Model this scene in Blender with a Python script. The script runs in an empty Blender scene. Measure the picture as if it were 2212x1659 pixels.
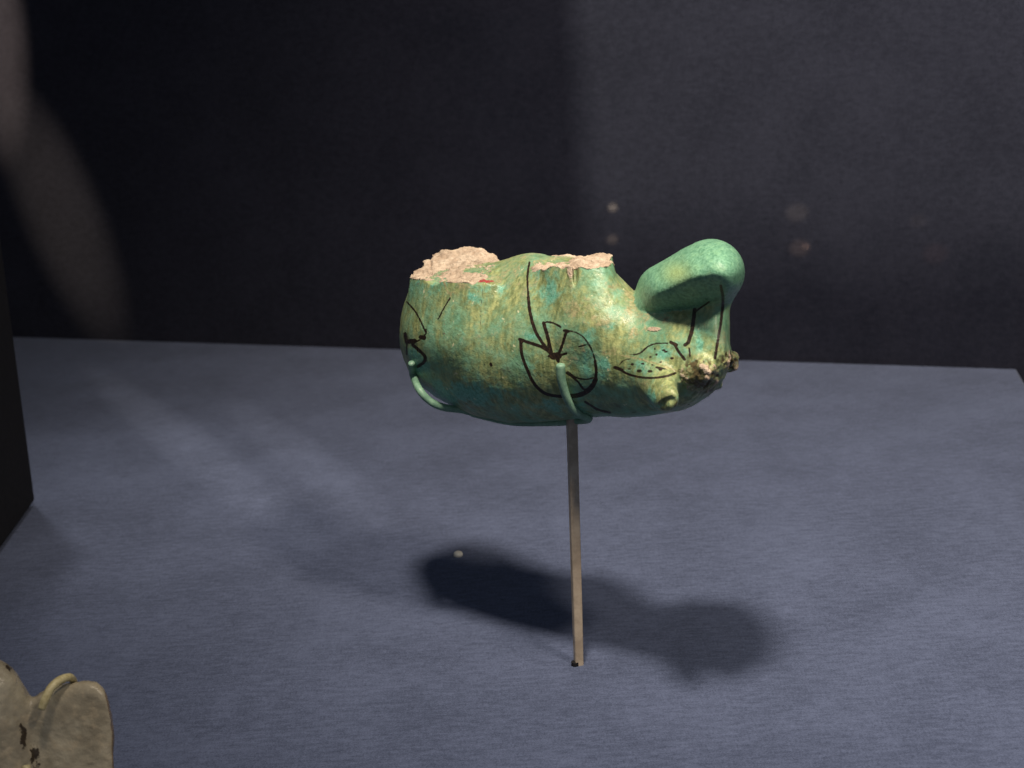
import bpy, bmesh, math, random
import numpy as np
from mathutils import Vector, Matrix

random.seed(4)
rng = np.random.default_rng(11)
scene = bpy.context.scene
COL = scene.collection

# ------------------------------------------------------------------ camera
W0, H0 = 2212.0, 1659.0          # measuring frame used while surveying the photograph
CX, CY = W0 / 2, H0 / 2
FPX = 3800.0                     # focal length in that frame
PITCH = math.radians(15.1)
ROLL = math.radians(-3.2)
D = 0.92                         # metres from the lens to the figurine
S = D / FPX                      # metres per survey unit at the figurine

FWD = Vector((0, math.cos(PITCH), -math.sin(PITCH)))
R0 = Vector((1, 0, 0))
U0 = Vector((0, math.sin(PITCH), math.cos(PITCH)))
RGT = R0 * math.cos(ROLL) + U0 * math.sin(ROLL)
UPV = U0 * math.cos(ROLL) - R0 * math.sin(ROLL)


def ray(u, v):
    return FWD + RGT * ((u - CX) / FPX) - UPV * ((v - CY) / FPX)


def cam_height():
    """camera height at which the pin under the figurine meets the floor where it does"""
    lo, hi = 0.1, 1.5
    top = ray(1235, 905) * D
    for _ in range(60):
        h = (lo + hi) / 2
        b = Vector((top.x, top.y, -h))
        v = CY - FPX * (b.dot(UPV) / b.dot(FWD))
        if v < 1435:
            lo = h
        else:
            hi = h
    return (lo + hi) / 2


CAMH = cam_height()
EYE = Vector((0, 0, CAMH))
cam_data = bpy.data.cameras.new('camera')
cam = bpy.data.objects.new('camera', cam_data)
COL.objects.link(cam)
cam_data.sensor_width = 36.0
cam_data.lens = 36.0 * FPX / W0
cam_data.clip_start = 0.01
cam_data.clip_end = 50
cam_data.dof.use_dof = True
cam_data.dof.focus_distance = D
cam_data.dof.aperture_fstop = 15.0
m = Matrix((RGT, UPV, -FWD)).transposed().to_4x4()
m.translation = EYE
cam.matrix_world = m
scene.camera = cam


def floor_pt(u, v, z=0.0):
    d = ray(u, v)
    t = (z - CAMH) / d.z
    return EYE + d * t


def at(u, v, depth):
    """world point seen at survey position u, v and that far along the lens axis"""
    return EYE + ray(u, v) * depth


# ------------------------------------------------------------------ world, lamps, exposure
world = bpy.data.worlds.new('World')
scene.world = world
world.use_nodes = True
bg = world.node_tree.nodes['Background']
bg.inputs[0].default_value = (0.75, 0.85, 1.0, 1)
bg.inputs[1].default_value = 0.17
scene.view_settings.view_transform = 'Standard'
scene.view_settings.look = 'None'
scene.view_settings.exposure = 0.0
scene.view_settings.gamma = 1.0
scene.cycles.use_denoising = True
scene.cycles.max_bounces = 6


def aim(o, target):
    o.rotation_euler = (Vector(target) - o.location).to_track_quat('-Z', 'Y').to_euler()


def spot(name, loc, target, watts, color, size_deg, blend=0.5, radius=0.02, stretch=None):
    l = bpy.data.lights.new(name, 'SPOT')
    l.energy = watts
    l.color = color
    l.spot_size = math.radians(size_deg)
    l.spot_blend = blend
    l.shadow_soft_size = radius
    o = bpy.data.objects.new(name, l)
    COL.objects.link(o)
    o.location = loc
    aim(o, target)
    if stretch:
        o.rotation_euler.rotate_axis('Z', math.radians(stretch[2]))
        o.scale = (stretch[0], stretch[1], 1)
    return o


WARM = (1.0, 0.86, 0.68)
COOL = (0.86, 0.92, 1.0)
FIG = at(1235, 720, D)
BASE = floor_pt(1250, 1435)
spot('case_spotlight', (FIG.x - 0.045, FIG.y - 0.41, 1.38), FIG + Vector((0.40, 0.28, -0.12)), 142, WARM, 70, 1.0, 0.075)
spot('case_spotlight', (FIG.x + 0.42, FIG.y - 0.62, 1.02), FIG + Vector((0.18, 0.30, -0.1)), 41, WARM, 72, 1.0, 0.06)
PL = floor_pt(77, 1092)
spot('case_spotlight', (PL.x - 0.15, PL.y + 0.28, 1.20), PL + Vector((0.03, 0.0, 0.0)), 24, (1.0, 0.90, 0.74), 24, 1.0, 0.03)

# line where the cloth floor meets the back wall
EDGE_L, EDGE_R = floor_pt(35, 727), floor_pt(2196, 796)
ALONG = (EDGE_R - EDGE_L).normalized()
BACK = Vector((-ALONG.y, ALONG.x, 0))


def wall_pt(u, v):
    d = ray(u, v)
    return EYE + d * ((EDGE_L - EYE).dot(BACK) / d.dot(BACK))


def beam(name, loc, p, q, width, watts, color, blend=1.0):
    """oval beam whose long axis runs from p to q"""
    loc = Vector(loc)
    c = (p + q) / 2
    z = (loc - c).normalized()
    x = (q - p) - z * (q - p).dot(z)
    half = x.length / 2
    x.normalize()
    y = z.cross(x)
    dist = (loc - c).length
    l = bpy.data.lights.new(name, 'SPOT')
    l.energy, l.color, l.spot_blend, l.shadow_soft_size = watts, color, blend, 0.002
    base = max(2 * math.atan(width / 2 / dist), math.radians(2))
    l.spot_size = base
    unit = math.tan(base / 2) * dist
    o = bpy.data.objects.new(name, l)
    COL.objects.link(o)
    mm = Matrix((x, y, z)).transposed().to_4x4()
    mm.translation = loc
    o.matrix_world = mm @ Matrix.Diagonal((half / unit, width / 2 / unit, 1, 1))
    return o


# added lamp: stands in for a pale glass reflection, trimmed by flaps below
WP0 = wall_pt(1800, 200)
WASH = Vector((WP0.x, WP0.y, 0)) - BACK * 0.75 + Vector((0, 0, 2.3))
spot('added_patch_lamp', WASH, wall_pt(1800, 120), 600, (1.0, 0.94, 0.76), 22, 0.3, 0.002)
# added oval beams in place of streaks reflected in the case glass
STREAK_SRC = Vector((FIG.x - 0.10, FIG.y - 0.05, 1.0))
beam('added_streak_lamp', STREAK_SRC, wall_pt(-70, -260), wall_pt(30, 360), 0.070, 300, (1.0, 0.74, 0.48))
beam('added_streak_lamp', STREAK_SRC, wall_pt(-20, 120), wall_pt(280, 760), 0.07, 110, (1.0, 0.78, 0.50))
beam('added_streak_lamp', STREAK_SRC, floor_pt(190, 790), floor_pt(760, 1250), 0.06, 20, (1.0, 0.86, 0.66))
beam('added_streak_lamp', STREAK_SRC, floor_pt(480, 850), floor_pt(900, 1180), 0.055, 15, (1.0, 0.86, 0.66))
# added narrow beams draw lamps mirrored in the glass as wall dots
for u_, v_, w_, e_, c_ in ((1323, 441, 0.011, 150, (1, .85, .62)), (1322, 510, 0.013, 55, (1, .80, .58)), (1722, 452, 0.024, 30, (1, .85, .68)), (1728, 528, 0.022, 34, (1, .74, .56)),
                           (1741, 525, 0.009, 60, (1, .62, .42)), (1985, 470, 0.018, 10, (1, .8, .65)), (2022, 540, 0.026, 10, (1, .55, .45))):
    p_ = wall_pt(u_, v_)
    beam('added_dot_lamp', (p_.x - 0.08, p_.y - 0.8, 0.85), p_ - ALONG * (w_ * 0.5), p_ + ALONG * (w_ * 0.5), w_ * 0.6, e_ * 3.6, (c_[0], c_[1] * 0.86, c_[2] * 0.55), 0.8)

# ------------------------------------------------------------------ helpers


def smooth(a, b, x):
    t = np.clip((x - a) / (b - a), 0, 1)
    return t * t * (3 - 2 * t)


_LAT = rng.random((32, 32, 32)).astype(np.float32)


def vnoise(x, y, z):
    xi, yi, zi = np.floor(x).astype(int), np.floor(y).astype(int), np.floor(z).astype(int)
    fx, fy, fz = x - xi, y - yi, z - zi
    fx, fy, fz = fx * fx * (3 - 2 * fx), fy * fy * (3 - 2 * fy), fz * fz * (3 - 2 * fz)
    out = 0
    for dx in (0, 1):
        for dy in (0, 1):
            for dz in (0, 1):
                w = (fx if dx else 1 - fx) * (fy if dy else 1 - fy) * (fz if dz else 1 - fz)
                out = out + w * _LAT[(xi + dx) & 31, (yi + dy) & 31, (zi + dz) & 31]
    return out - 0.5


def fbm(x, y, z, n=3):
    out, a = 0, 1.0
    for i in range(n):
        f = 2.03 ** i
        out = out + a * vnoise(x * f + 7.1 * i, y * f + 3.3 * i, z * f + 1.7 * i)
        a *= 0.5
    return out


def smin(a, b, k):
    h = np.clip(0.5 + 0.5 * (b - a) / k, 0, 1)
    return b + (a - b) * h - k * h * (1 - h)


def smax(a, b, k):
    return -smin(-a, -b, k)


def ellipsoid(P, c, r):
    q = [(P[i] - c[i]) / r[i] for i in range(3)]
    return (np.sqrt(q[0] ** 2 + q[1] ** 2 + q[2] ** 2) - 1) * min(r)


def cone(P, a, b, ra, rb, ysc=1.0):
    """capsule with two radii from a to b; ysc squeezes its depth"""
    a, b = np.array(a, float), np.array(b, float)
    ab = b - a
    w = [P[0] - a[0], P[1] - a[1], (P[2] - a[2]) * ysc]
    abz = ab[2] * ysc
    L = ab[0] ** 2 + ab[1] ** 2 + abz ** 2
    t = np.clip((w[0] * ab[0] + w[1] * ab[1] + w[2] * abz) / L, 0, 1)
    d = np.sqrt((w[0] - t * ab[0]) ** 2 + (w[1] - t * ab[1]) ** 2 + (w[2] - t * abz) ** 2)
    return d - (ra + (rb - ra) * t)


def surface_nets(F, org, step):
    """F: field (negative inside) on a grid; returns vertices in grid units and quads"""
    inside = F < 0
    n0, n1, n2 = F.shape
    c = np.zeros((n0 - 1, n1 - 1, n2 - 1), np.int8)
    for i in (0, 1):
        for j in (0, 1):
            for k in (0, 1):
                c += inside[i:n0 - 1 + i, j:n1 - 1 + j, k:n2 - 1 + k]
    idx = np.argwhere((c > 0) & (c < 8))
    acc = np.zeros((len(idx), 3))
    cnt = np.zeros(len(idx))
    I, J, K = idx.T
    for ax in range(3):
        o1, o2 = [a for a in range(3) if a != ax]
        for p in (0, 1):
            for q in (0, 1):
                off = [0, 0, 0]
                off[o1], off[o2] = p, q
                a = F[I + off[0], J + off[1], K + off[2]]
                off2 = list(off)
                off2[ax] = 1
                b = F[I + off2[0], J + off2[1], K + off2[2]]
                cr = (a < 0) != (b < 0)
                t = np.where(cr, a / np.where(cr, a - b, 1), 0)
                pt = np.empty((len(idx), 3))
                pt[:, ax] = t
                pt[:, o1], pt[:, o2] = p, q
                acc[cr] += pt[cr]
                cnt[cr] += 1
    V = (idx + acc / cnt[:, None]) * step + np.array(org)
    ids = np.full(c.shape, -1, np.int64)
    ids[I, J, K] = np.arange(len(idx))
    faces = []
    for ax in range(3):
        o1, o2 = [(1, 2), (2, 0), (0, 1)][ax]
        sl = [slice(None)] * 3
        sl2 = [slice(None)] * 3
        sl[ax], sl2[ax] = slice(0, -1), slice(1, None)
        a, b = inside[tuple(sl)], inside[tuple(sl2)]
        e = np.argwhere(a != b)
        ok = (e[:, o1] > 0) & (e[:, o2] > 0) & (e[:, o1] < F.shape[o1] - 1) & (e[:, o2] < F.shape[o2] - 1)
        e = e[ok]
        fl = a[tuple(e.T)]
        d1, d2 = np.zeros(3, int), np.zeros(3, int)
        d1[o1], d2[o2] = 1, 1
        q = np.stack([ids[tuple((e - d1 - d2).T)], ids[tuple((e - d2).T)], ids[tuple(e.T)], ids[tuple((e - d1).T)]], 1)
        q[~fl] = q[~fl][:, ::-1]
        faces.append(q)
    return V, np.concatenate(faces)


def relax(V, Q, n=2, lam=0.5):
    a = np.concatenate([Q[:, 0], Q[:, 1], Q[:, 2], Q[:, 3]])
    b = np.concatenate([Q[:, 1], Q[:, 2], Q[:, 3], Q[:, 0]])
    deg = np.bincount(a, minlength=len(V)) + np.bincount(b, minlength=len(V))
    for _ in range(n):
        s = np.zeros_like(V)
        for k in range(3):
            s[:, k] = np.bincount(a, V[b, k], len(V)) + np.bincount(b, V[a, k], len(V))
        V = V + lam * (s / np.maximum(deg, 1)[:, None] - V)
    return V


def vnormals(V, Q):
    n = np.cross(V[Q[:, 2]] - V[Q[:, 0]], V[Q[:, 3]] - V[Q[:, 1]])
    out = np.zeros_like(V)
    for j in range(4):
        for k in range(3):
            out[:, k] += np.bincount(Q[:, j], n[:, k], len(V))
    return out / np.maximum(np.linalg.norm(out, axis=1), 1e-12)[:, None]


def px_to_world(V, depth=D):
    """survey coordinates (right, down, away, all in survey units) to world metres"""
    s = depth / FPX
    d = depth + V[:, 2] * s
    f, r, u = np.array(FWD), np.array(RGT), np.array(UPV)
    return np.array(EYE) + d[:, None] * (f + ((V[:, 0] - CX) / FPX)[:, None] * r - ((V[:, 1] - CY) / FPX)[:, None] * u)


def empty(name, loc, label, cat, group=None):
    o = bpy.data.objects.new(name, None)
    COL.objects.link(o)
    o.location = loc
    o.empty_display_size = 0.02
    o['label'] = label
    o['category'] = cat
    if group:
        o['group'] = group
    return o


def mesh_obj(name, V, Q, mat, parent=None, attrs=None, shade=True):
    me = bpy.data.meshes.new(name)
    V = np.asarray(V, float)
    if parent is not None:
        V = V - np.array(parent.location)
    me.from_pydata([tuple(p) for p in V.tolist()], [], [tuple(q) for q in (Q.tolist() if hasattr(Q, 'tolist') else Q)])
    for k, a in (attrs or {}).items():
        at_ = me.attributes.new(k, 'FLOAT', 'POINT')
        at_.data.foreach_set('value', np.asarray(a, np.float32))
    if shade:
        me.polygons.foreach_set('use_smooth', np.ones(len(me.polygons), bool))
    me.update()
    o = bpy.data.objects.new(name, me)
    COL.objects.link(o)
    if mat:
        me.materials.append(mat)
    if parent is not None:
        o.parent = parent
    return o


def sub_mesh(V, Q, mask, attrs):
    q = Q[mask]
    used, inv = np.unique(q, return_inverse=True)
    return V[used], inv.reshape(q.shape), {k: a[used] for k, a in attrs.items()}


def tube(path, radii, nseg=14, sub=6, squash=None):
    """tapered tube with closed rounded ends through the path (catmull-rom)"""
    P = [np.array(p, float) for p in path]
    P = [2 * P[0] - P[1]] + P + [2 * P[-1] - P[-2]]
    R = [radii[0]] + list(radii) + [radii[-1]]
    pts, rad = [], []
    for i in range(1, len(P) - 2):
        for j in range(sub):
            t = j / sub
            a, b, c, d = P[i - 1:i + 3]
            pts.append(0.5 * (2 * b + (c - a) * t + (2 * a - 5 * b + 4 * c - d) * t * t + (3 * b - a - 3 * c + d) * t ** 3))
            rad.append(R[i] + (R[i + 1] - R[i]) * t)
    pts.append(P[-2])
    rad.append(R[-2])
    pts, rad = np.array(pts), np.array(rad)
    tan = np.gradient(pts, axis=0)
    tan /= np.linalg.norm(tan, axis=1)[:, None]
    # rounded ends
    cap = lambda p, t, r: ([p - t * r * 0.42, p - t * r * 0.3], [r * 0.45, r * 0.85])
    a, ra = cap(pts[0], tan[0], rad[0])
    b, rb = cap(pts[-1], -tan[-1], rad[-1])
    pts = np.concatenate([a, pts, b[::-1]])
    rad = np.concatenate([ra, rad, rb[::-1]])
    tan = np.concatenate([[tan[0]] * 2, tan, [tan[-1]] * 2])
    nrm = np.cross(tan[0], [0.3, 0.5, 0.81])
    V, Q = [], []
    for i in range(len(pts)):
        nrm = nrm - tan[i] * np.dot(nrm, tan[i])
        nrm /= np.linalg.norm(nrm)
        bi = np.cross(tan[i], nrm)
        for k in range(nseg):
            t = 2 * math.pi * k / nseg
            V.append(pts[i] + rad[i] * (math.cos(t) * nrm + math.sin(t) * bi))
    for i in range(len(pts) - 1):
        for k in range(nseg):
            k2 = (k + 1) % nseg
            Q.append((i * nseg + k, i * nseg + k2, (i + 1) * nseg + k2, (i + 1) * nseg + k))
    Q.append(tuple(range(nseg))[::-1])
    Q.append(tuple((len(pts) - 1) * nseg + k for k in range(nseg)))
    return np.array(V), Q


# ------------------------------------------------------------------ materials
class NT:
    def __init__(self, name):
        self.m = bpy.data.materials.new(name)
        self.m.use_nodes = True
        self.t = self.m.node_tree
        self.b = self.t.nodes['Principled BSDF']

    def n(self, typ, **kw):
        nd = self.t.nodes.new(typ)
        for k, v in kw.items():
            if k.startswith('i_'):
                nd.inputs[k[2:].replace('_', ' ')].default_value = v
            else:
                setattr(nd, k, v)
        return nd

    def link(self, a, b):
        self.t.links.new(a, b)

    def coords(self, scale=(1, 1, 1), rot=(0, 0, 0)):
        tc = self.n('ShaderNodeTexCoord')
        mp = self.n('ShaderNodeMapping')
        mp.inputs['Scale'].default_value = scale
        mp.inputs['Rotation'].default_value = rot
        self.link(tc.outputs['Object'], mp.inputs[0])
        return mp.outputs[0]

    def noise(self, vec, scale, detail=3, rough=0.55):
        nd = self.n('ShaderNodeTexNoise')
        nd.inputs['Scale'].default_value = scale
        nd.inputs['Detail'].default_value = detail
        nd.inputs['Roughness'].default_value = rough
        self.link(vec, nd.inputs['Vector'])
        return nd.outputs['Fac']

    def ramp(self, fac, a, b, lo=0.0, hi=1.0):
        nd = self.n('ShaderNodeMapRange')
        nd.interpolation_type = 'SMOOTHSTEP'
        nd.inputs['From Min'].default_value = a
        nd.inputs['From Max'].default_value = b
        nd.inputs['To Min'].default_value = lo
        nd.inputs['To Max'].default_value = hi
        self.link(fac, nd.inputs['Value'])
        return nd.outputs['Result']

    def math(self, op, a, b=None):
        nd = self.n('ShaderNodeMath', operation=op)
        for i, x in enumerate((a, b)):
            if x is None:
                continue
            if isinstance(x, (int, float)):
                nd.inputs[i].default_value = x
            else:
                self.link(x, nd.inputs[i])
        return nd.outputs[0]

    def mix(self, fac, a, b):
        nd = self.n('ShaderNodeMix', data_type='RGBA')
        for s, x in ((nd.inputs[0], fac), (nd.inputs[6], a), (nd.inputs[7], b)):
            if isinstance(x, (int, float)):
                s.default_value = x
            elif isinstance(x, tuple):
                s.default_value = (*x, 1)
            else:
                self.link(x, s)
        return nd.outputs[2]

    def attr(self, name):
        nd = self.n('ShaderNodeAttribute')
        nd.attribute_name = name
        return nd.outputs['Fac']

    def bump(self, h, dist, strength=1.0):
        nd = self.n('ShaderNodeBump')
        nd.inputs['Distance'].default_value = dist
        nd.inputs['Strength'].default_value = strength
        self.link(h, nd.inputs['Height'])
        self.link(nd.outputs[0], self.b.inputs['Normal'])

    def set(self, **kw):
        for k, v in kw.items():
            s = self.b.inputs[k.replace('_', ' ')]
            if hasattr(v, 'links') or hasattr(v, 'is_linked'):
                self.link(v, s)
            else:
                s.default_value = (*v, 1) if isinstance(v, tuple) else v


def fabric(name, dark, light, bump=0.0006):
    t = NT(name)
    v = t.coords()
    warp = t.noise(t.coords((90, 300, 300)), 1.0, 4, 0.7)       # thread slubs along the weft
    weft = t.noise(t.coords((520, 190, 190)), 1.0, 3, 0.65)
    grain = t.noise(v, 1000, 2, 0.75)
    cloud = t.noise(v, 14, 4, 0.6)
    f = t.math('ADD', t.math('MULTIPLY', warp, 0.55), t.math('MULTIPLY', weft, 0.3))
    f = t.math('ADD', f, t.math('MULTIPLY', grain, 0.6))
    f = t.math('ADD', f, t.math('MULTIPLY', cloud, 0.35))
    fac = t.ramp(f, 0.66, 1.14)
    t.set(Base_Color=t.mix(fac, dark, light), Roughness=0.95, Specular_IOR_Level=0.08, Sheen_Weight=0.12)
    t.bump(f, bump, 0.6)
    return t.m


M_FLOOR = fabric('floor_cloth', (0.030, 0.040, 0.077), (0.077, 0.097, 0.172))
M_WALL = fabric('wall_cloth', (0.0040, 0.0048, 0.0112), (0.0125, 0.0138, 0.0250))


def glaze():
    t = NT('faience_glaze')
    v = t.coords()
    big = t.noise(v, 38, 4, 0.6)
    mid = t.noise(v, 130, 4, 0.65)
    fine = t.noise(v, 620, 3, 0.7)
    streak = t.noise(t.coords((420, 420, 70)), 1.0, 3, 0.6)
    olive = t.mix(t.ramp(streak, 0.35, 0.68), (0.140, 0.180, 0.078), (0.325, 0.360, 0.160))
    green = t.mix(t.ramp(mid, 0.35, 0.65), (0.085, 0.215, 0.135), (0.190, 0.350, 0.220))
    c = t.mix(t.ramp(t.math('ADD', t.math('MULTIPLY', big, 0.6), t.math('MULTIPLY', mid, 0.4)), 0.41, 0.60), olive, green)
    tq = t.math('ADD', t.math('MULTIPLY', t.attr('turquoise'), 0.8), t.math('MULTIPLY', t.math('SUBTRACT', mid, 0.5), 2.0))
    tq = t.math('ADD', tq, t.math('MULTIPLY', t.math('SUBTRACT', big, 0.5), 1.4))
    tq = t.math('ADD', tq, t.math('MULTIPLY', t.math('SUBTRACT', streak, 0.5), 0.8))
    c = t.mix(t.ramp(tq, 0.16, 0.78), c, t.mix(t.ramp(fine, 0.35, 0.65), (0.085, 0.265, 0.190), (0.165, 0.420, 0.325)))
    tn = t.math('ADD', t.math('MULTIPLY', t.attr('tan'), 0.9), t.math('MULTIPLY', t.math('SUBTRACT', mid, 0.5), 2.2))
    tn = t.math('ADD', tn, t.math('MULTIPLY', t.math('SUBTRACT', fine, 0.5), 1.2))
    c = t.mix(t.ramp(tn, 0.3, 1.0), c, t.mix(t.ramp(fine, 0.4, 0.65), (0.180, 0.170, 0.080), (0.320, 0.295, 0.165)))
    br = t.math('ADD', t.attr('dark_brown'), t.math('MULTIPLY', t.math('SUBTRACT', mid, 0.5), 1.2))
    c = t.mix(t.ramp(br, 0.35, 0.9), c, (0.075, 0.058, 0.028))
    c = t.mix(t.math('MULTIPLY', t.ramp(fine, 0.55, 0.75), 0.24), c, (0.40, 0.38, 0.21))
    c = t.mix(t.math('MULTIPLY', t.ramp(fine, 0.45, 0.25), 0.35), c, (0.06, 0.075, 0.03))
    c = t.mix(t.math('MULTIPLY', t.ramp(t.noise(v, 430, 3, 0.65), 0.56, 0.70), 0.32), c, (0.125, 0.345, 0.255))
    fleck = t.math('MULTIPLY', t.ramp(t.noise(v, 300, 2, 0.5), 0.70, 0.76), 0.75)
    c = t.mix(fleck, c, (0.62, 0.58, 0.38))
    rs = t.mix(t.ramp(fine, 0.33, 0.68), (0.074, 0.198, 0.126), (0.168, 0.355, 0.242))
    rs = t.mix(t.math('MULTIPLY', t.ramp(t.noise(v, 300, 2), 0.5, 0.62), 0.35), rs, (0.22, 0.42, 0.25))
    rs = t.mix(t.math('MULTIPLY', t.attr('warm'), 0.8), rs, (0.33, 0.42, 0.17))
    rk = t.attr('restored')
    c = t.mix(rk, c, rs)
    red = t.math('ADD', t.attr('red'), t.math('MULTIPLY', t.math('SUBTRACT', t.noise(v, 330, 3, 0.6), 0.5), 2.2))
    c = t.mix(t.ramp(red, 0.5, 0.62), c, (0.27, 0.05, 0.05))
    ink = t.math('ADD', t.attr('ink'), t.math('MULTIPLY', t.math('SUBTRACT', t.noise(v, 420, 3, 0.7), 0.5), 0.55))
    c = t.mix(t.ramp(ink, 0.42, 0.62), c, t.mix(t.ramp(fine, 0.5, 0.7), (0.016, 0.010, 0.007), (0.05, 0.028, 0.016)))
    cl = t.math('ADD', t.attr('clay'), t.math('MULTIPLY', t.math('SUBTRACT', mid, 0.5), 0.5))
    clay = t.mix(t.ramp(mid, 0.35, 0.65), (0.33, 0.255, 0.195), (0.50, 0.415, 0.33))
    clay = t.mix(t.math('MULTIPLY', t.ramp(fine, 0.5, 0.3), 0.5), clay, (0.33, 0.215, 0.14))
    clay = t.mix(t.math('MULTIPLY', t.ramp(big, 0.5, 0.62), 0.55), clay, (0.36, 0.275, 0.205))
    k = t.ramp(cl, 0.42, 0.56)
    c = t.mix(k, c, clay)
    t.set(Base_Color=c, Roughness=t.math('ADD', t.math('MULTIPLY', k, 0.4), t.ramp(mid, 0.3, 0.7, 0.27, 0.45)), Specular_IOR_Level=0.4)
    h = t.math('ADD', t.math('MULTIPLY', mid, 0.6), t.math('MULTIPLY', fine, t.ramp(t.attr('clay'), 0.3, 0.6, 0.45, 1.6)))
    t.bump(h, 0.0011, 0.7)
    return t.m


M_GLAZE = glaze()


def simple(name, c1, c2, scale, rough=0.5, spec=0.4, bump=0.0003, metal=0.0):
    t = NT(name)
    v = t.coords()
    a = t.noise(v, scale, 4, 0.65)
    t.set(Base_Color=t.mix(t.ramp(a, 0.35, 0.65), c1, c2), Roughness=rough, Specular_IOR_Level=spec, Metallic=metal)
    t.bump(a, bump, 0.6)
    return t.m


M_HOOK = simple('painted_hook', (0.11, 0.215, 0.155), (0.18, 0.31, 0.225), 260, 0.45, 0.4)
M_PIN = simple('brass_pin', (0.25, 0.205, 0.160), (0.35, 0.295, 0.235), 110, 0.42, 0.5, 0.0004)
M_BLOCK = simple('black_plinth', (0.010, 0.010, 0.012), (0.014, 0.014, 0.017), 300, 0.8, 0.1, 0.0001)
M_CLIP = simple('tan_clip', (0.36, 0.30, 0.14), (0.55, 0.48, 0.27), 300, 0.4, 0.5, 0.0004)
M_SPECK = simple('pale_speck', (0.62, 0.58, 0.50), (0.75, 0.72, 0.65), 900, 0.5, 0.4)
M_DARK = simple('dark_edge', (0.02, 0.02, 0.024), (0.03, 0.03, 0.034), 200, 0.9, 0.1)

# ------------------------------------------------------------------ setting: cloth floor, back wall
a, b = floor_pt(35, 727), floor_pt(2196, 796)
along = (b - a).normalized()
corner = b
e2 = floor_pt(2230, 855)
edge_dir = (e2 - corner).normalized()          # the right edge of the deck comes toward the lens
left_far = a - along * 1.2
p_near_r = corner + edge_dir * 1.6
p_near_l = left_far + Vector((0, -1.9, 0))


def slab(name, poly, z0, z1, mat):
    n = len(poly)
    V = [(p.x, p.y, z1) for p in poly] + [(p.x, p.y, z0) for p in poly]
    F = [tuple(range(n)), tuple(range(2 * n - 1, n - 1, -1))]
    F += [(i, i + n, (i + 1) % n + n, (i + 1) % n) for i in range(n)]
    o = mesh_obj(name, V, F, mat, shade=False)
    bm = bmesh.new()
    bm.from_mesh(o.data)
    bmesh.ops.recalc_face_normals(bm, faces=bm.faces)
    bmesh.ops.bevel(bm, geom=[e for e in bm.edges if all(abs(v.co.z - z1) < 1e-6 for v in e.verts)], offset=0.0025, segments=3, affect='EDGES', profile=0.5)
    bm.to_mesh(o.data)
    bm.free()
    o['kind'] = 'structure'
    return o


slab('floor', [left_far, corner, p_near_r, p_near_l], -0.03, 0.0, M_FLOOR)
back = Vector((-along.y, along.x, 0))
w0, w1 = a - along * 1.3 + back * 0.004, b + along * 0.9 + back * 0.004
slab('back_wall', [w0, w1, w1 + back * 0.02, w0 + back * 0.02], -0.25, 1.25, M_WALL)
slab('lower_floor', [w0 - back * 2.2, w1 - back * 2.2, w1 - back * 0.001, w0 - back * 0.001], -0.27, -0.2501, M_DARK)

# ------------------------------------------------------------------ hippopotamus figurine
SH = 0.82                       # how fast the animal's axis comes toward the viewer, head end nearer
UC = 1235.0


def q1(X, Y):                   # first enlarged survey crop
    return 822.9 + X * 0.3720, 482.8 + Y * 0.3720


STEP = 2.4
gu = np.arange(846, 1632, STEP, dtype=np.float32)
gv = np.arange(498, 934, STEP, dtype=np.float32)
gy = np.arange(-215, 215, STEP, dtype=np.float32)
PU, PV, PY = gu[:, None, None], gv[None, :, None], gy[None, None, :]


def prof(pts):
    p = np.array(pts, float)
    x = np.interp(gu, p[:, 0], p[:, 1]).astype(np.float64)
    k = np.ones(5) / 5
    xs = np.convolve(np.pad(x, 2, mode='edge'), k, mode='valid')
    return np.where((gu > 895) & (gu < 1555), xs, x).astype(np.float32)[:, None, None]


top = prof([(863, 722), (865, 692), (871, 662), (883, 630), (900, 608), (940, 588), (1000, 578), (1060, 568), (1100, 559), (1150, 552), (1200, 556), (1250, 558), (1300, 564), (1325, 584), (1350, 608),
            (1375, 634), (1400, 628), (1450, 620), (1500, 620), (1545, 640), (1565, 690), (1576, 745), (1582, 778)])
bot = prof([(863, 728), (865, 750), (872, 777), (885, 808), (905, 832), (940, 858), (985, 882), (1030, 900), (1100, 914), (1170, 913), (1235, 906), (1310, 899), (1350, 902), (1400, 899),
            (1440, 892), (1475, 886), (1500, 875), (1530, 856), (1550, 838), (1565, 815), (1582, 782)])
dep = prof([(863, 8), (866, 48), (872, 76), (885, 108), (905, 130), (940, 150), (1000, 165), (1150, 168), (1300, 156), (1370, 134), (1420, 122), (1500, 106), (1545, 88), (1565, 66), (1582, 12)])
vc, rv = (top + bot) / 2, np.maximum((bot - top) / 2, 2.0)
rho = np.sqrt(((PV - vc) / rv) ** 2 + (PY / dep) ** 2)
F = ((rho - 1) * np.minimum(rv, dep)).astype(np.float32)
outside = (PU < 863.2) | (PU > 1582)
F = np.where(outside, np.maximum(F, np.maximum(863.2 - PU, PU - 1582)), F)

# 2-D noise for the breaks
n2 = fbm(*np.broadcast_arrays(gu[:, None] / 26, gy[None, :] / 26, np.zeros((1, 1))), n=4)[:, None, :].astype(np.float32)
n3 = fbm(*np.broadcast_arrays(gu[:, None] / 60 + 5, gy[None, :] / 60, np.zeros((1, 1))), n=2)[:, None, :].astype(np.float32)

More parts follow.
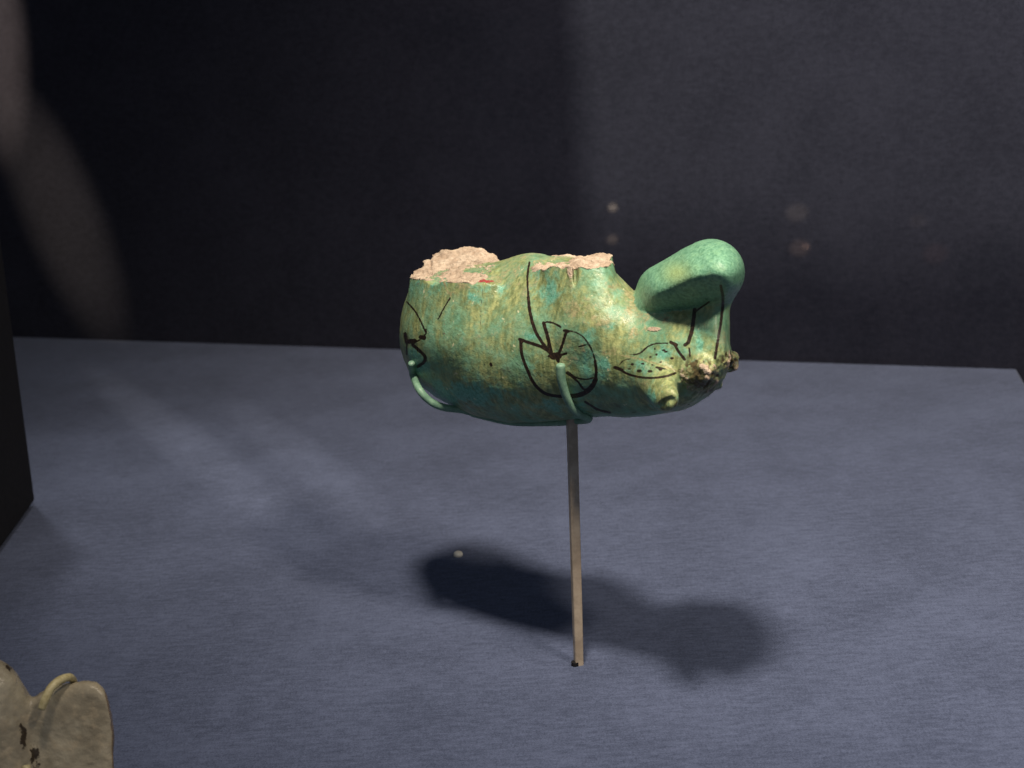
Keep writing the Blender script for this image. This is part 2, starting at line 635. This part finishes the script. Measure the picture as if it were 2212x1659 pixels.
# rear leg stumps (near and far, joined by a web), cut by the break
rear = cone((PU, PV, PY), (985, 715, -55), (1003, 520, -50), 114, 106, 0.92)
rear = smin(rear, cone((PU, PV, PY), (1008, 700, 70), (1005, 520, 62), 100, 88, 1.0), 20)
step_r = 7 * smooth(930, 936, PU) * smooth(-20, 10, PY)
cut_r = 574 - 0.20 * PY + 13 * n2 + 7 * n3 + 34 * smooth(1066, 1108, PU) + 5 * np.round(n3 * 4) / 2 + 6 - step_r
Fr = smax(rear, cut_r - PV, 2.0)
# front leg stumps
front = cone((PU, PV, PY), (1245, 700, -62), (1228, 530, -58), 112, 84, 0.95)
front = smin(front, cone((PU, PV, PY), (1262, 700, 62), (1250, 530, 55), 90, 66, 1.0), 22)
cut_f = 563 - 0.085 * PY + 15 * n2 + 8 * n3 + 12 * smooth(1170, 1140, PU)
Ff = smax(front, cut_f - PV, 2.5)
Fr_, Ff_ = Fr.copy(), Ff.copy()
F = smin(F, Fr, 14)
F = smin(F, Ff, 16)
# belly swelling between the legs and shoulder
F = smin(F, ellipsoid((PU, PV, PY), (1145, 650, -10), (66, 98, 120)), 20)
# nose bridge
F = smin(F, cone((PU, PV, PY), (1524, 625, -2), (1524, 770, -4), 52, 53, 0.72), 22)
# cheek under the muzzle
F = smin(F, ellipsoid((PU, PV, PY), (1440, 790, -60), (80, 80, 60)), 30)
# near eye, far eye, brows, far ear
F = smin(F, ellipsoid((PU, PV, PY), (1510, 800, -92), (34, 32, 32)), 16)
F = smin(F, ellipsoid((PU, PV, PY), (1574, 779, 34), (21, 23, 26)), 9)
F = smin(F, ellipsoid((PU, PV, PY), (1548, 829, 20), (13, 13, 16)), 7)
# near ear: a stub with a hollow end
ear_a, ear_b = (1412, 812, -96), (1436, 858, -165)
F = smin(F, cone((PU, PV, PY), ear_a, ear_b, 50, 31), 12)
ed = np.array(ear_b, float) - np.array(ear_a)
ed /= np.linalg.norm(ed)
tip = np.array(ear_b) + ed * 29
F = smax(F, -ellipsoid((PU, PV, PY), tuple(tip + ed * 2 + np.array([4, 2, 0])), (22, 19, 11)), 6)
F = smin(F, ellipsoid((PU, PV, PY), tuple(tip - ed * 9 + np.array([3, 3, 0])), (9, 11, 7)), 5)
# crack in the belly side of the front leg
F = smax(F, -ellipsoid((PU, PV, PY), (1243, 588, -152), (6, 30, 26)), 4)
# keep the muzzle's seat apart
MZ = cone((PU, PV, PY), (1393, 665, -8), (1537, 588, 0), 37, 72, 0.43)
MZ = smin(MZ, cone((PU, PV, PY), (1434, 629, -8), (1500, 600, -10), 59, 66, 0.41), 18)
lip = 650 + (PU - 1400) * -0.20
MZ = smax(MZ, (PV - lip - 0.75 * (PY + 138)) * 0.8, 9)
KM = 3 + 22 * smooth(1475, 1560, PU) * smooth(-150, -60, PY + 0 * PU)
FB = F
F = smin(FB, MZ, KM)

V, Q = surface_nets(F.astype(np.float32), (gu[0], gv[0], gy[0]), STEP)
V = relax(V, Q, 2, 0.45)
N = vnormals(V, Q)


def sample(Fx, V):
    g = (V - np.array([gu[0], gv[0], gy[0]])) / STEP
    i = np.clip(np.round(g).astype(int), 0, np.array(Fx.shape) - 1)
    return Fx[i[:, 0], i[:, 1], i[:, 2]]


# clay: vertices that lie on the cut faces
def cut_value(V, which):
    g0 = np.clip(np.round((V[:, 0] - gu[0]) / STEP).astype(int), 0, len(gu) - 1)
    g2 = np.clip(np.round((V[:, 2] - gy[0]) / STEP).astype(int), 0, len(gy) - 1)
    c = np.broadcast_to(which, (len(gu), 1, len(gy)))[g0, 0, g2]
    return V[:, 1] - c


on_r = (np.abs(cut_value(V, cut_r)) < 7) & (np.abs(sample(Fr_, V)) < 7) & (N[:, 1] < -0.35)
on_f = (np.abs(cut_value(V, cut_f)) < 6) & (np.abs(sample(Ff_, V)) < 6) & (N[:, 1] < -0.35)
lim = np.interp(V[:, 0], [860, 890, 950, 990, 993, 1028, 1046, 1070, 1104, 1140], [612, 607, 600, 601, 616, 613, 600, 578, 556, 540])
lim = lim + 22 * fbm(V[:, 0] / 17, V[:, 1] / 17, V[:, 2] / 17, 3)
on_r &= V[:, 1] < lim
clay = (on_r | on_f).astype(float)

# small surface irregularity
w3 = fbm(V[:, 0] / 42, V[:, 1] / 42, V[:, 2] / 42, 3)
w4 = fbm(V[:, 0] / 9, V[:, 1] / 9, V[:, 2] / 9, 2)
dmg = np.exp(-(((V[:, 0] - 1512) / 40) ** 2 + ((V[:, 1] - 812) / 34) ** 2)) * (V[:, 2] < 0)
dmg = np.maximum(dmg, np.exp(-(((V[:, 0] - 1582) / 22) ** 2 + ((V[:, 1] - 782) / 24) ** 2)))
w5 = fbm(V[:, 0] / 15 + 9, V[:, 1] / 15, V[:, 2] / 15, 3)
w6 = np.abs(fbm(V[:, 0] / 22 + 3, V[:, 1] / 22, V[:, 2] / 22, 3))
on_m = (sample(MZ, V) < sample(FB, V)).astype(float) * smooth(700, 690, V[:, 1] + 12 * w4)
fade = on_m * (1 - smooth(1500, 1560, V[:, 0]) * smooth(620, 672, V[:, 1] + 20 * w3))
V = V + N * ((1.7 * w3 + 0.5 * w4) * (1 - 0.6 * on_m) + clay * (2.4 * w4 - 8 * w6 + 2) + dmg * 17 * w5)[:, None]
N = vnormals(V, Q)

# ---- painted decoration, measured on the visible flank
near = smooth(0.25, -0.05, N[:, 2])      # faces the viewer
UVX = np.stack([(V[:, 0] - 822.9) / 0.3720, (V[:, 1] - 482.8) / 0.3720], 1)


def seg_d(P, a, b):
    a, b = np.array(a, float), np.array(b, float)
    ab = b - a
    t = np.clip(((P - a) @ ab) / max(ab @ ab, 1e-9), 0, 1)
    return np.linalg.norm(P - a - t[:, None] * ab, axis=1)


def stroke(P, pts, width, strength=1.0):
    d = np.full(len(P), 1e9)
    width = width + 6.5
    for a, b in zip(pts[:-1], pts[1:]):
        d = np.minimum(d, seg_d(P, a, b))
    return strength * np.clip(1.0 - (d - width * 0.5) / 13.0 * 1.0 - 0.5, 0, 1)   # 0.5 at the edge of the stroke


def spline(pts, n=6):
    P = [np.array(p, float) for p in pts]
    if len(P) < 3:
        return P
    P = [2 * P[0] - P[1]] + P + [2 * P[-1] - P[-2]]
    out = []
    for i in range(1, len(P) - 2):
        a, b, c, d = P[i - 1:i + 3]
        for j in range(n):
            t = j / n
            out.append(0.5 * (2 * b + (c - a) * t + (2 * a - 5 * b + 4 * c - d) * t * t + (3 * b - a - 3 * c + d) * t ** 3))
    return out + [P[-2]]


STROKES = [
    ([(862, 225), (850, 320), (856, 430)], 8, .86), ([(856, 430), (866, 520), (895, 620), (935, 690), (985, 755)], 13, 1),
    ([(990, 755), (966, 650), (945, 578)], 15, 1), ([(940, 576), (975, 572), (1010, 582), (1045, 602)], 7, .86),
    ([(805, 672), (870, 695), (940, 720), (1005, 765)], 13, 1),
    ([(812, 678), (818, 760), (850, 850), (890, 930), (950, 985), (1020, 1002), (1070, 1003)], 13, 1),
    ([(1070, 1003), (1130, 1000), (1180, 985), (1225, 950), (1246, 905)], 22, 1), ([(1246, 910), (1250, 850), (1243, 800)], 12, 1),
    ([(1243, 800), (1230, 750), (1205, 700), (1170, 655), (1125, 630), (1075, 620)], 6, .84),
    ([(1078, 622), (1060, 680), (1040, 740), (1020, 770)], 11, .95), ([(1064, 622), (1086, 626)], 12, 1),
    ([(1000, 770), (1030, 768)], 36, 1), ([(1020, 770), (1075, 755)], 9, 1), ([(985, 765), (975, 770)], 9, 1), ([(1025, 780), (1030, 800)], 14, 1),
    ([(1085, 860), (1130, 893), (1195, 905), (1235, 893)], 6, .84), ([(1078, 868), (1140, 915), (1185, 965), (1235, 925)], 8, .9),
    ([(1150, 715), (1190, 705)], 6, .8),
    ([(150, 455), (200, 512), (232, 570), (258, 630)], 6, .84), ([(140, 640), (148, 680), (165, 690)], 14, 1), ([(150, 685), (195, 683)], 22, 1), ([(195, 690), (230, 672), (260, 640), (262, 615)], 5, .84), ([(150, 690), (150, 760)], 6, .9),
    ([(232, 660), (250, 664)], 20, 1), ([(185, 705), (230, 745), (256, 775), (250, 805), (215, 830)], 13, 1),
    ([(402, 432), (367, 490), (332, 556)], 5, .84), ([(636, 815), (640, 824)], 10, 1), ([(600, 818), (602, 820)], 6, .8), ([(590, 380), (580, 520), (578, 680)], 2, .72),
    ([(1905, 455), (1835, 505), (1818, 530)], 6, .9), ([(1822, 500), (1806, 620), (1785, 690)], 17, 1), ([(1787, 690), (1765, 705)], 14, 1),
    ([(1973, 362), (1986, 440), (1976, 560), (1956, 680), (1940, 782)], 11, 1),
    ([(1684, 690), (1715, 706)], 15, 1), ([(1704, 702), (1730, 745), (1764, 790)], 11, 1), ([(1795, 770), (1790, 720)], 6, .88),
    ([(1440, 765), (1500, 755), (1550, 715), (1600, 697), (1665, 695)], 5, .86),
    ([(1358, 835), (1400, 852)], 13, 1), ([(1380, 845), (1450, 880), (1550, 897), (1640, 890), (1700, 872), (1730, 850)], 8, .95),
    ([(1385, 820), (1410, 795), (1450, 785)], 4, .8), ([(1600, 835), (1680, 845), (1760, 862)], 8, .9),
    ([(1185, 1035), (1260, 1080), (1330, 1098)], 9, .9),
]
SPOTS = [(1460, 818, 7, 5), (1520, 814, 9, 5), (1578, 819, 6, 5), (1500, 856, 11, 7), (1562, 858, 12, 6), (1622, 848, 9, 6), (1440, 845, 8, 4),
         (1640, 735, 8, 5), (1690, 783, 9, 5), (1600, 760, 5, 5), (1655, 745, 10, 5), (1590, 728, 4, 4), (1565, 775, 6, 4), (1625, 805, 6, 4)]


def decorate(P, nearm):
    ink = np.zeros(len(P))
    for pts, w, s in STROKES:
        ink = np.maximum(ink, stroke(P, spline(pts), w, 1.0) * s)
    for x, y, rx, ry in SPOTS:
        d = np.sqrt(((P[:, 0] - x) / rx) ** 2 + ((P[:, 1] - y) / ry) ** 2)
        ink = np.maximum(ink, np.clip(1.0 - d * 0.36, 0, 1))
    return ink * nearm


def blob(P, x, y, rx, ry, s=1.0):
    return s * np.exp(-(((P[:, 0] - x) / rx) ** 2 + ((P[:, 1] - y) / ry) ** 2))


ink = decorate(UVX, near)
P = UVX
turq = np.maximum.reduce([blob(P, *t) for t in [
    (600, 375, 95, 40, 1.1), (520, 420, 45, 55, 1), (560, 470, 35, 60, .7), (690, 380, 50, 35, .9), (980, 400, 110, 85, .85), (930, 290, 90, 60, .7), (300, 350, 110, 60, .6), (880, 660, 40, 30, .7),
    (1220, 640, 45, 50, .9), (1310, 830, 55, 70, 1.1), (1200, 800, 45, 80, .65), (1330, 600, 50, 40, .7), (200, 770, 40, 60, .95), (230, 840, 60, 60, .7), (1690, 750, 120, 60, .8), (1500, 845, 140, 45, .55),
    (1570, 990, 40, 80, 1.0), (1840, 690, 60, 60, .7), (480, 980, 350, 80, 1.0), (900, 850, 70, 110, .45), (1000, 1050, 300, 60, .6), (1620, 1060, 60, 40, .8), (1390, 390, 60, 60, .5), (480, 620, 40, 50, .5)]])
tan = np.maximum.reduce([blob(P, *t) for t in [
    (1140, 500, 120, 90, .75), (1250, 560, 120, 60, .8), (1450, 430, 60, 160, .95), (1380, 360, 90, 40, .7), (1060, 700, 70, 50, .6), (1080, 790, 60, 60, .75), (1160, 730, 40, 30, .8), (1330, 745, 80, 30, .8),
    (1470, 640, 40, 50, .9), (1570, 615, 60, 25, 1.0), (480, 370, 70, 40, .95), (430, 400, 40, 30, .9), (400, 340, 20, 80, .7), (790, 340, 60, 110, .5), (720, 240, 90, 50, .55), (640, 600, 260, 170, .28),
    (1840, 800, 70, 55, .8), (1540, 930, 50, 60, .7), (1990, 640, 30, 120, .45), (1000, 250, 40, 30, .6), (1100, 330, 40, 60, .6), (1680, 960, 50, 60, .5), (850, 300, 30, 90, .5)]])  # the blob on the nose's right edge paints in a side-lit strip
crack = stroke(P, spline([(1290, 752), (1400, 766), (1500, 786), (1600, 815), (1700, 850), (1795, 886)]), 5, 1.0)
crack = np.maximum(crack, stroke(P, spline([(360, 330), (385, 390), (410, 420)]), 5, .9))
tan = np.maximum(tan, crack * 1.25 * near)
ink = ink * (1 - np.clip(crack * 1.6, 0, 1))
ringd = np.linalg.norm(V - (tip + np.array([3, 2, 0])), axis=1)
dark_brown = np.maximum.reduce([(0.5 + 1.2 * w4) * np.exp(-((ringd - 19) / 9) ** 2), np.clip(dmg * (w5 < -0.04) * 2.2, 0, 1)] + [blob(P, *t) for t in [  # darker brown: ear-end ring, eye hollows and set patches
    (1830, 890, 110, 70, .9), (1900, 960, 140, 80, .7), (700, 860, 260, 50, .5), (1700, 940, 60, 60, .6), (1180, 960, 60, 60, .5), (1650, 600, 120, 70, .55), (2040, 800, 50, 50, .7), (1330, 1060, 160, 60, .6),
    (170, 600, 50, 130, .35), (1040, 520, 120, 20, .5), (1100, 560, 100, 16, .45), (1870, 560, 60, 120, .5)]])
red = blob(P, 606, 334, 56, 13, 0.95) * near
clay = np.maximum.reduce([clay, np.clip(1.25 * blob(P, 430, 310, 55, 48), 0, 1) * near * (P[:, 1] < 345) * .98,
                          np.clip(dmg * (w5 > 0.24) * 1.6, 0, 1), 0.95 * blob(P, 1585, 612, 45, 16) * near, np.clip(1.2 * blob(P, 1225, 225, 75, 40), 0, 1) * near * (P[:, 1] < 270 - 0.2 * np.abs(P[:, 0] - 1290)), 0.85 * blob(P, 1100, 270, 26, 60) * near])
tan = np.maximum(tan, np.clip(dmg * (w5 > 0.02) * 1.9, 0, 1.2))
tan = tan * (0.4 + 0.6 * near)
tan = np.maximum(tan, smooth(0.0, -0.8, N[:, 1]) * 0.55)

ATT = dict(ink=ink, turquoise=turq, tan=tan, dark_brown=dark_brown, red=red, clay=clay, restored=fade, warm=blob(P, 1720, 290, 75, 60, .8))
Y3 = V[:, 2] - SH * (V[:, 0] - UC)
WP = px_to_world(np.stack([V[:, 0], V[:, 1], Y3], 1))

hippo = empty('hippopotamus_figurine', at(1235, 905, D), 'broken green faience hippopotamus on its back with black lotus drawings, held on a thin pin', 'figurine')
fc = V[Q].mean(1)
cl = clay[Q].mean(1)
is_eye = ((fc[:, 0] - 1510) ** 2 / 40 ** 2 + (fc[:, 1] - 804) ** 2 / 38 ** 2 < 1) & (fc[:, 2] < -60)
is_eye2 = ((fc[:, 0] - 1580) ** 2 / 22 ** 2 + (fc[:, 1] - 780) ** 2 / 26 ** 2 < 1) & (fc[:, 2] > 0)
axis_t = ((fc - np.array(ear_a)) @ ed)
is_ear = (axis_t > 4) & (np.linalg.norm(fc - np.array(ear_a) - axis_t[:, None] * ed, axis=1) < 52) & ~is_eye
is_st1 = (on_r[Q].mean(1) > 0.5)
is_st2 = (on_f[Q].mean(1) > 0.5)
is_mz = (on_m[Q].mean(1) > 0.5)
rest = ~(is_eye | is_eye2 | is_ear | is_st1 | is_st2 | is_mz)
for nm, mk, lb in (('body', rest, None), ('eye', is_eye, 'chipped near eye crusted with pale clay'), ('eye', is_eye2, 'far eye standing out past the edge of the face'), ('ear', is_ear, 'near ear, a stub with a hollow end'),
                   ('leg_stump', is_st1, 'rear leg break, wide bare pinkish clay'), ('leg_stump', is_st2, 'front leg break, thin rim of bare clay'), ('muzzle', is_mz, 'smooth restored green muzzle')):
    v_, q_, a_ = sub_mesh(WP, Q, mk, ATT)
    o = mesh_obj(nm, v_, q_, M_GLAZE, hippo, a_)
    if lb:
        o['label'] = lb

# ------------------------------------------------------------------ mount: pin, bar and hooks
mount = empty('figurine_mount', floor_pt(1250, 1435), 'thin brown metal pin with two green hooks holding the hippopotamus above the cloth', 'stand')


def body_y(u, v, lift=0.0):
    """depth of the figurine's near surface at u, v (survey units)"""
    d = np.hypot(V[:, 0] - u, V[:, 1] - v) + np.where(V[:, 2] < 0, 0, 1e6)
    i = np.argsort(d)[:4]
    return V[i, 2].mean() - SH * (u - UC) - lift


def hook(name, pts, rad):
    P3 = np.array([px_to_world(np.array([[p[0], p[1], p[2]]]))[0] for p in pts])
    v_, q_ = tube(P3, [r * S for r in rad], 14, 7)
    return mesh_obj(name, v_, q_, M_HOOK, mount)


yb = lambda u, off: off - SH * (u - UC)
hook('hook', [(889, 785, body_y(895, 785, 6)), (893, 812, body_y(898, 812, 8)), (906, 842, yb(906, -112)), (928, 866, yb(928, -92)), (958, 880, yb(958, -60)), (1000, 886, yb(1000, -15)), (1040, 897, yb(1040, 10))],
     [8, 8.5, 8.5, 8.5, 8.5, 8, 8])
hook('hook', [(1211, 790, body_y(1211, 790, 8)), (1213, 820, body_y(1213, 820, 9)), (1221, 850, body_y(1221, 850, 9)), (1233, 875, body_y(1233, 875, 9)), (1250, 894, yb(1250, -70)), (1272, 904, yb(1272, -30)), (1262, 908, yb(1262, 0)), (1238, 909, yb(1235, 6))],
     [10, 9.5, 9, 8.5, 8.5, 8, 8, 8])
hook('bar', [(1020, 894, yb(1030, 5)), (1100, 912, yb(1100, 0)), (1170, 914, yb(1170, 0)), (1240, 911, yb(1235, 4))], [7, 7, 7, 8])
ptop = px_to_world(np.array([[1235.0, 903.0, 0.0]]))[0]
pz = ptop[2]
bm = bmesh.new()
wd, dp = 0.0047 / 2, 0.0047 / 2
base = mount.location
zs = [0.0, 0.016, 0.0165, 0.0172, 0.05, 0.09, pz]
loops = []
prng = random.Random(3)
for i, z in enumerate(zs):
    k = 1.0 if z > 0.0168 else 0.97
    t = z / pz
    cx, cy = base.x + (ptop[0] - base.x) * t, base.y + (ptop[1] - base.y) * t
    w = wd * k * (1 + 0.10 * t)
    g = 0.0004
    ring = [(-w + g, -dp), (w - g, -dp), (w, -dp + g), (w, dp - g), (w - g, dp), (-w + g, dp), (-w, dp - g), (-w, -dp + g)]
    rt = math.radians(12)
    loops.append([bm.verts.new((cx + x * math.cos(rt) - y * math.sin(rt) - base.x, cy + x * math.sin(rt) + y * math.cos(rt) - base.y, z - base.z)) for x, y in ring])
for l0, l1 in zip(loops[:-1], loops[1:]):
    for k in range(8):
        bm.faces.new((l0[k], l0[(k + 1) % 8], l1[(k + 1) % 8], l1[k]))
bm.faces.new(loops[-1])
bm.faces.new(loops[0][::-1])
me = bpy.data.meshes.new('pin')
bm.to_mesh(me)
bm.free()
me.materials.append(M_PIN)
pin = bpy.data.objects.new('pin', me)
COL.objects.link(pin)
pin.parent = mount
sock = []
for k in range(12):
    t = 2 * math.pi * k / 12
    sock.append((base.x - 0.0019 + 0.0022 * math.cos(t), base.y - 0.0012 + 0.0022 * math.sin(t)))
mesh_obj('socket', [(x, y, 0.0002) for x, y in sock] + [(x, y, 0.0022) for x, y in sock], [tuple(range(12))[::-1], tuple(range(12, 24))] + [(k, (k + 1) % 12, (k + 1) % 12 + 12, k + 12) for k in range(12)], M_BLOCK, mount, shade=False)

# ------------------------------------------------------------------ unseen rig added above the picture to shape the wall patch
def flap(name, pts, parent, thick=0.0015):
    c = sum(pts, Vector()) / 4
    n = (pts[1] - pts[0]).cross(pts[3] - pts[0]).normalized() * thick
    Vd = [p for p in pts] + [p + n for p in pts]
    Fd = [(0, 1, 2, 3), (7, 6, 5, 4)] + [(i_, i_ + 4, (i_ + 1) % 4 + 4, (i_ + 1) % 4) for i_ in range(4)]
    return mesh_obj(name, [tuple(p) for p in Vd], Fd, M_BLOCK, parent, shade=False)


patch_rig = empty('added_light_rig', WASH, 'added unseen lamp shell with two flaps shaping the pale patch on the back wall', 'light helper')
def flap_pt(u, v, drop=0.22):
    d = wall_pt(u, v) - WASH
    return WASH + d * (-drop / d.z)


f1, f2 = flap_pt(900, 492), flap_pt(3200, 515)
flap('added_flap', [f1, f2, f2 - BACK * 0.4, f1 - BACK * 0.4], patch_rig)
f1, f2 = flap_pt(1198, -700), flap_pt(1425, 3000)
lower = Vector((0, 0, 0.006))
flap('added_flap', [f1 + lower, f2 + lower, f2 + lower - ALONG * 0.4, f1 + lower - ALONG * 0.4], patch_rig)
v_, q_ = tube([WASH + Vector((0, -0.015, 0.02)), WASH + Vector((0, -0.03, 0.06)), WASH + Vector((0, -0.03, 0.12))], [0.018, 0.02, 0.016], 14, 3)
mesh_obj('added_shell', v_, q_, M_BLOCK, patch_rig)

# ------------------------------------------------------------------ black plinth at the left edge
c1 = floor_pt(77, 1092)
c2 = floor_pt(0, 1200)
dirn = (c2 - c1).normalized()
sd = Vector((dirn.y, -dirn.x, 0))
if sd.x > 0:
    sd = -sd
pl = [c1, c1 + dirn * 0.22, c1 + dirn * 0.22 + sd * 0.22, c1 + sd * 0.22]
bm = bmesh.new()
vs = [bm.verts.new((p.x - c1.x, p.y - c1.y, 0.004)) for p in pl]
f = bm.faces.new(vs)
r = bmesh.ops.extrude_face_region(bm, geom=[f])
for e in r['geom']:
    if isinstance(e, bmesh.types.BMVert):
        e.co.z = 0.33
bmesh.ops.recalc_face_normals(bm, faces=bm.faces)
bmesh.ops.bevel(bm, geom=list(bm.edges), offset=0.0015, segments=2, affect='EDGES', profile=0.5)
me = bpy.data.meshes.new('plinth')
bm.to_mesh(me)
bm.free()
me.materials.append(M_BLOCK)
plinth = bpy.data.objects.new('plinth', me)
COL.objects.link(plinth)
plinth.location = c1
plinth['label'] = 'tall black block standing on the blue cloth at the left edge'
plinth['category'] = 'plinth'

# ------------------------------------------------------------------ brown stone fragment at the lower left
SD = 0.80


def q8(X, Y):
    return X * (700 / 2212) * 0.5486, 1371.5 + Y * (700 / 2212) * 0.5486


gu2 = np.arange(-230, 275, 3.2, dtype=np.float32)
gv2 = np.arange(1380, 1860, 3.2, dtype=np.float32)
gy2 = np.arange(-150, 130, 3.2, dtype=np.float32)
A = (gu2[:, None, None], gv2[None, :, None], gy2[None, None, :])
px_, pv_, py_ = A
tl = np.interp(gu2, [60, 85, 110, 140, 163, 182, 208, 224, 233, 243, 247, 252], [1520, 1498, 1486, 1477, 1473, 1470, 1474, 1489, 1512, 1556, 1660, 1800]).astype(np.float32)[:, None, None]
plate = np.maximum(np.maximum(tl - pv_, (px_ - 249) + 0 * pv_), np.maximum(pv_ - 1830, 60 - px_))
plate = smax(plate, np.abs(py_ + 6) - 44, 34)
G = plate * 0.8
G = smin(G, cone(A, (-30, 1498, -18), (-22, 1700, -22), 80, 96, 0.95), 12)
G = smin(G, cone(A, (20, 1520, -14), (30, 1700, -22), 48, 60, 0.95), 20)
G = smax(G, -cone(A, (96, 1600, -72), (104, 1780, -84), 9, 12, 0.6), 14)
SV, SQ = surface_nets(G.astype(np.float32), (gu2[0], gv2[0], gy2[0]), 3.2)
SV = relax(SV, SQ, 2, 0.5)
SN = vnormals(SV, SQ)
SV = SV + SN * (5 * fbm(SV[:, 0] / 50, SV[:, 1] / 50, SV[:, 2] / 50, 3) + 1.2 * fbm(SV[:, 0] / 9, SV[:, 1] / 9, SV[:, 2] / 9, 2))[:, None]


def stone():
    t = NT('brown_stone')
    v = t.coords()
    big, mid, fine = t.noise(v, 45, 4, 0.6), t.noise(v, 160, 4, 0.65), t.noise(v, 600, 3, 0.7)
    c = t.mix(t.ramp(big, 0.38, 0.62), (0.270, 0.235, 0.172), (0.410, 0.365, 0.275))
    c = t.mix(t.math('MULTIPLY', t.ramp(mid, 0.5, 0.7), 0.7), c, (0.40, 0.33, 0.23))
    rim = t.math('ADD', t.attr('rim'), t.math('SUBTRACT', mid, 0.5))
    c = t.mix(t.ramp(rim, 0.3, 0.9), c, (0.185, 0.125, 0.065))
    pit = t.math('ADD', t.attr('pit'), t.math('MULTIPLY', t.math('SUBTRACT', t.noise(v, 230, 3, .6), 0.5), 2.2))
    c = t.mix(t.ramp(pit, 0.55, 0.75), c, (0.035, 0.024, 0.014))
    t.set(Base_Color=c, Roughness=t.ramp(mid, 0.35, 0.7, 0.2, 0.42), Specular_IOR_Level=0.45)
    t.bump(t.math('ADD', mid, t.math('MULTIPLY', fine, 0.4)), 0.001, 0.5)
    return t.m


rim = smooth(0.55, 0.95, SN[:, 0]) * (SV[:, 0] > 150)
pit = np.maximum.reduce([np.exp(-(((SV[:, 0] - x) / rx) ** 2 + ((SV[:, 1] - y) / ry) ** 2)) * s for x, y, rx, ry, s in
                         [(22, 1430, 16, 26, 1.0), (44, 1455, 12, 14, .8), (76, 1636, 14, 40, .9), (52, 1600, 10, 40, .8), (46, 1575, 8, 20, .6)]])
sw = px_to_world(SV, SD)
lowz = sw[:, 2].min()
stone_o = empty('stone_fragment', Vector(px_to_world(np.array([[60.0, 1700.0, 0.0]]), SD)[0]), 'mottled brown polished stone fragment with two rounded lobes at the lower left corner', 'stone fragment')
M_STONE = stone()
mesh_obj('fragment_body', sw, SQ, M_STONE, stone_o, dict(rim=rim, pit=pit))

clipm = empty('fragment_mount', Vector((stone_o.location.x, stone_o.location.y, 0.0)), 'tan metal clips gripping the brown stone fragment in the lower left corner', 'stand')


def clip_t(name, pts, rad):
    P3 = np.array([px_to_world(np.array([p], float), SD)[0] for p in pts])
    v_, q_ = tube(P3, [r * SD / FPX for r in rad], 12, 7)
    return mesh_obj(name, v_, q_, M_CLIP, clipm)


clip_t('clip', [(90, 1530, -86), (97, 1512, -84), (109, 1488, -74), (126, 1472, -58), (143, 1464, -40), (154, 1465, -15), (160, 1482, 34), (150, 1540, 60), (120, 1640, 75), (80, 1760, 60)], [8.5, 9.5, 9.5, 9.5, 9, 8.5, 8, 8, 8, 8])
clip_t('clip', [(56, 1657, -100), (58, 1675, -104), (62, 1720, -96), (70, 1800, -60), (80, 1850, 0)], [10, 10, 9, 9, 9])
pb = px_to_world(np.array([[80.0, 1790.0, 55.0]]), SD)[0]
v_, q_ = tube([pb, [pb[0], pb[1], pb[2] * 0.5], [pb[0], pb[1], 0.0]], [0.002] * 3, 10, 2)
mesh_obj('pin', v_, q_, M_CLIP, clipm)

# ------------------------------------------------------------------ pale speck on the cloth
sp = floor_pt(990, 1201)
bm = bmesh.new()
bmesh.ops.create_icosphere(bm, subdivisions=3, radius=0.0030)
for v in bm.verts:
    v.co.z *= 0.8
    r_ = math.hypot(v.co.x, v.co.y)
    if v.co.z > 0 and r_ < 0.0015:
        v.co.z -= 0.0006
me = bpy.data.meshes.new('speck')
bm.to_mesh(me)
bm.free()
me.materials.append(M_SPECK)
for p in me.polygons:
    p.use_smooth = True
o = bpy.data.objects.new('speck', me)
COL.objects.link(o)
o.location = sp + Vector((0, 0, 0.001))
o['label'] = 'tiny pale round speck on the blue cloth left of the dark shadow'
o['category'] = 'speck'
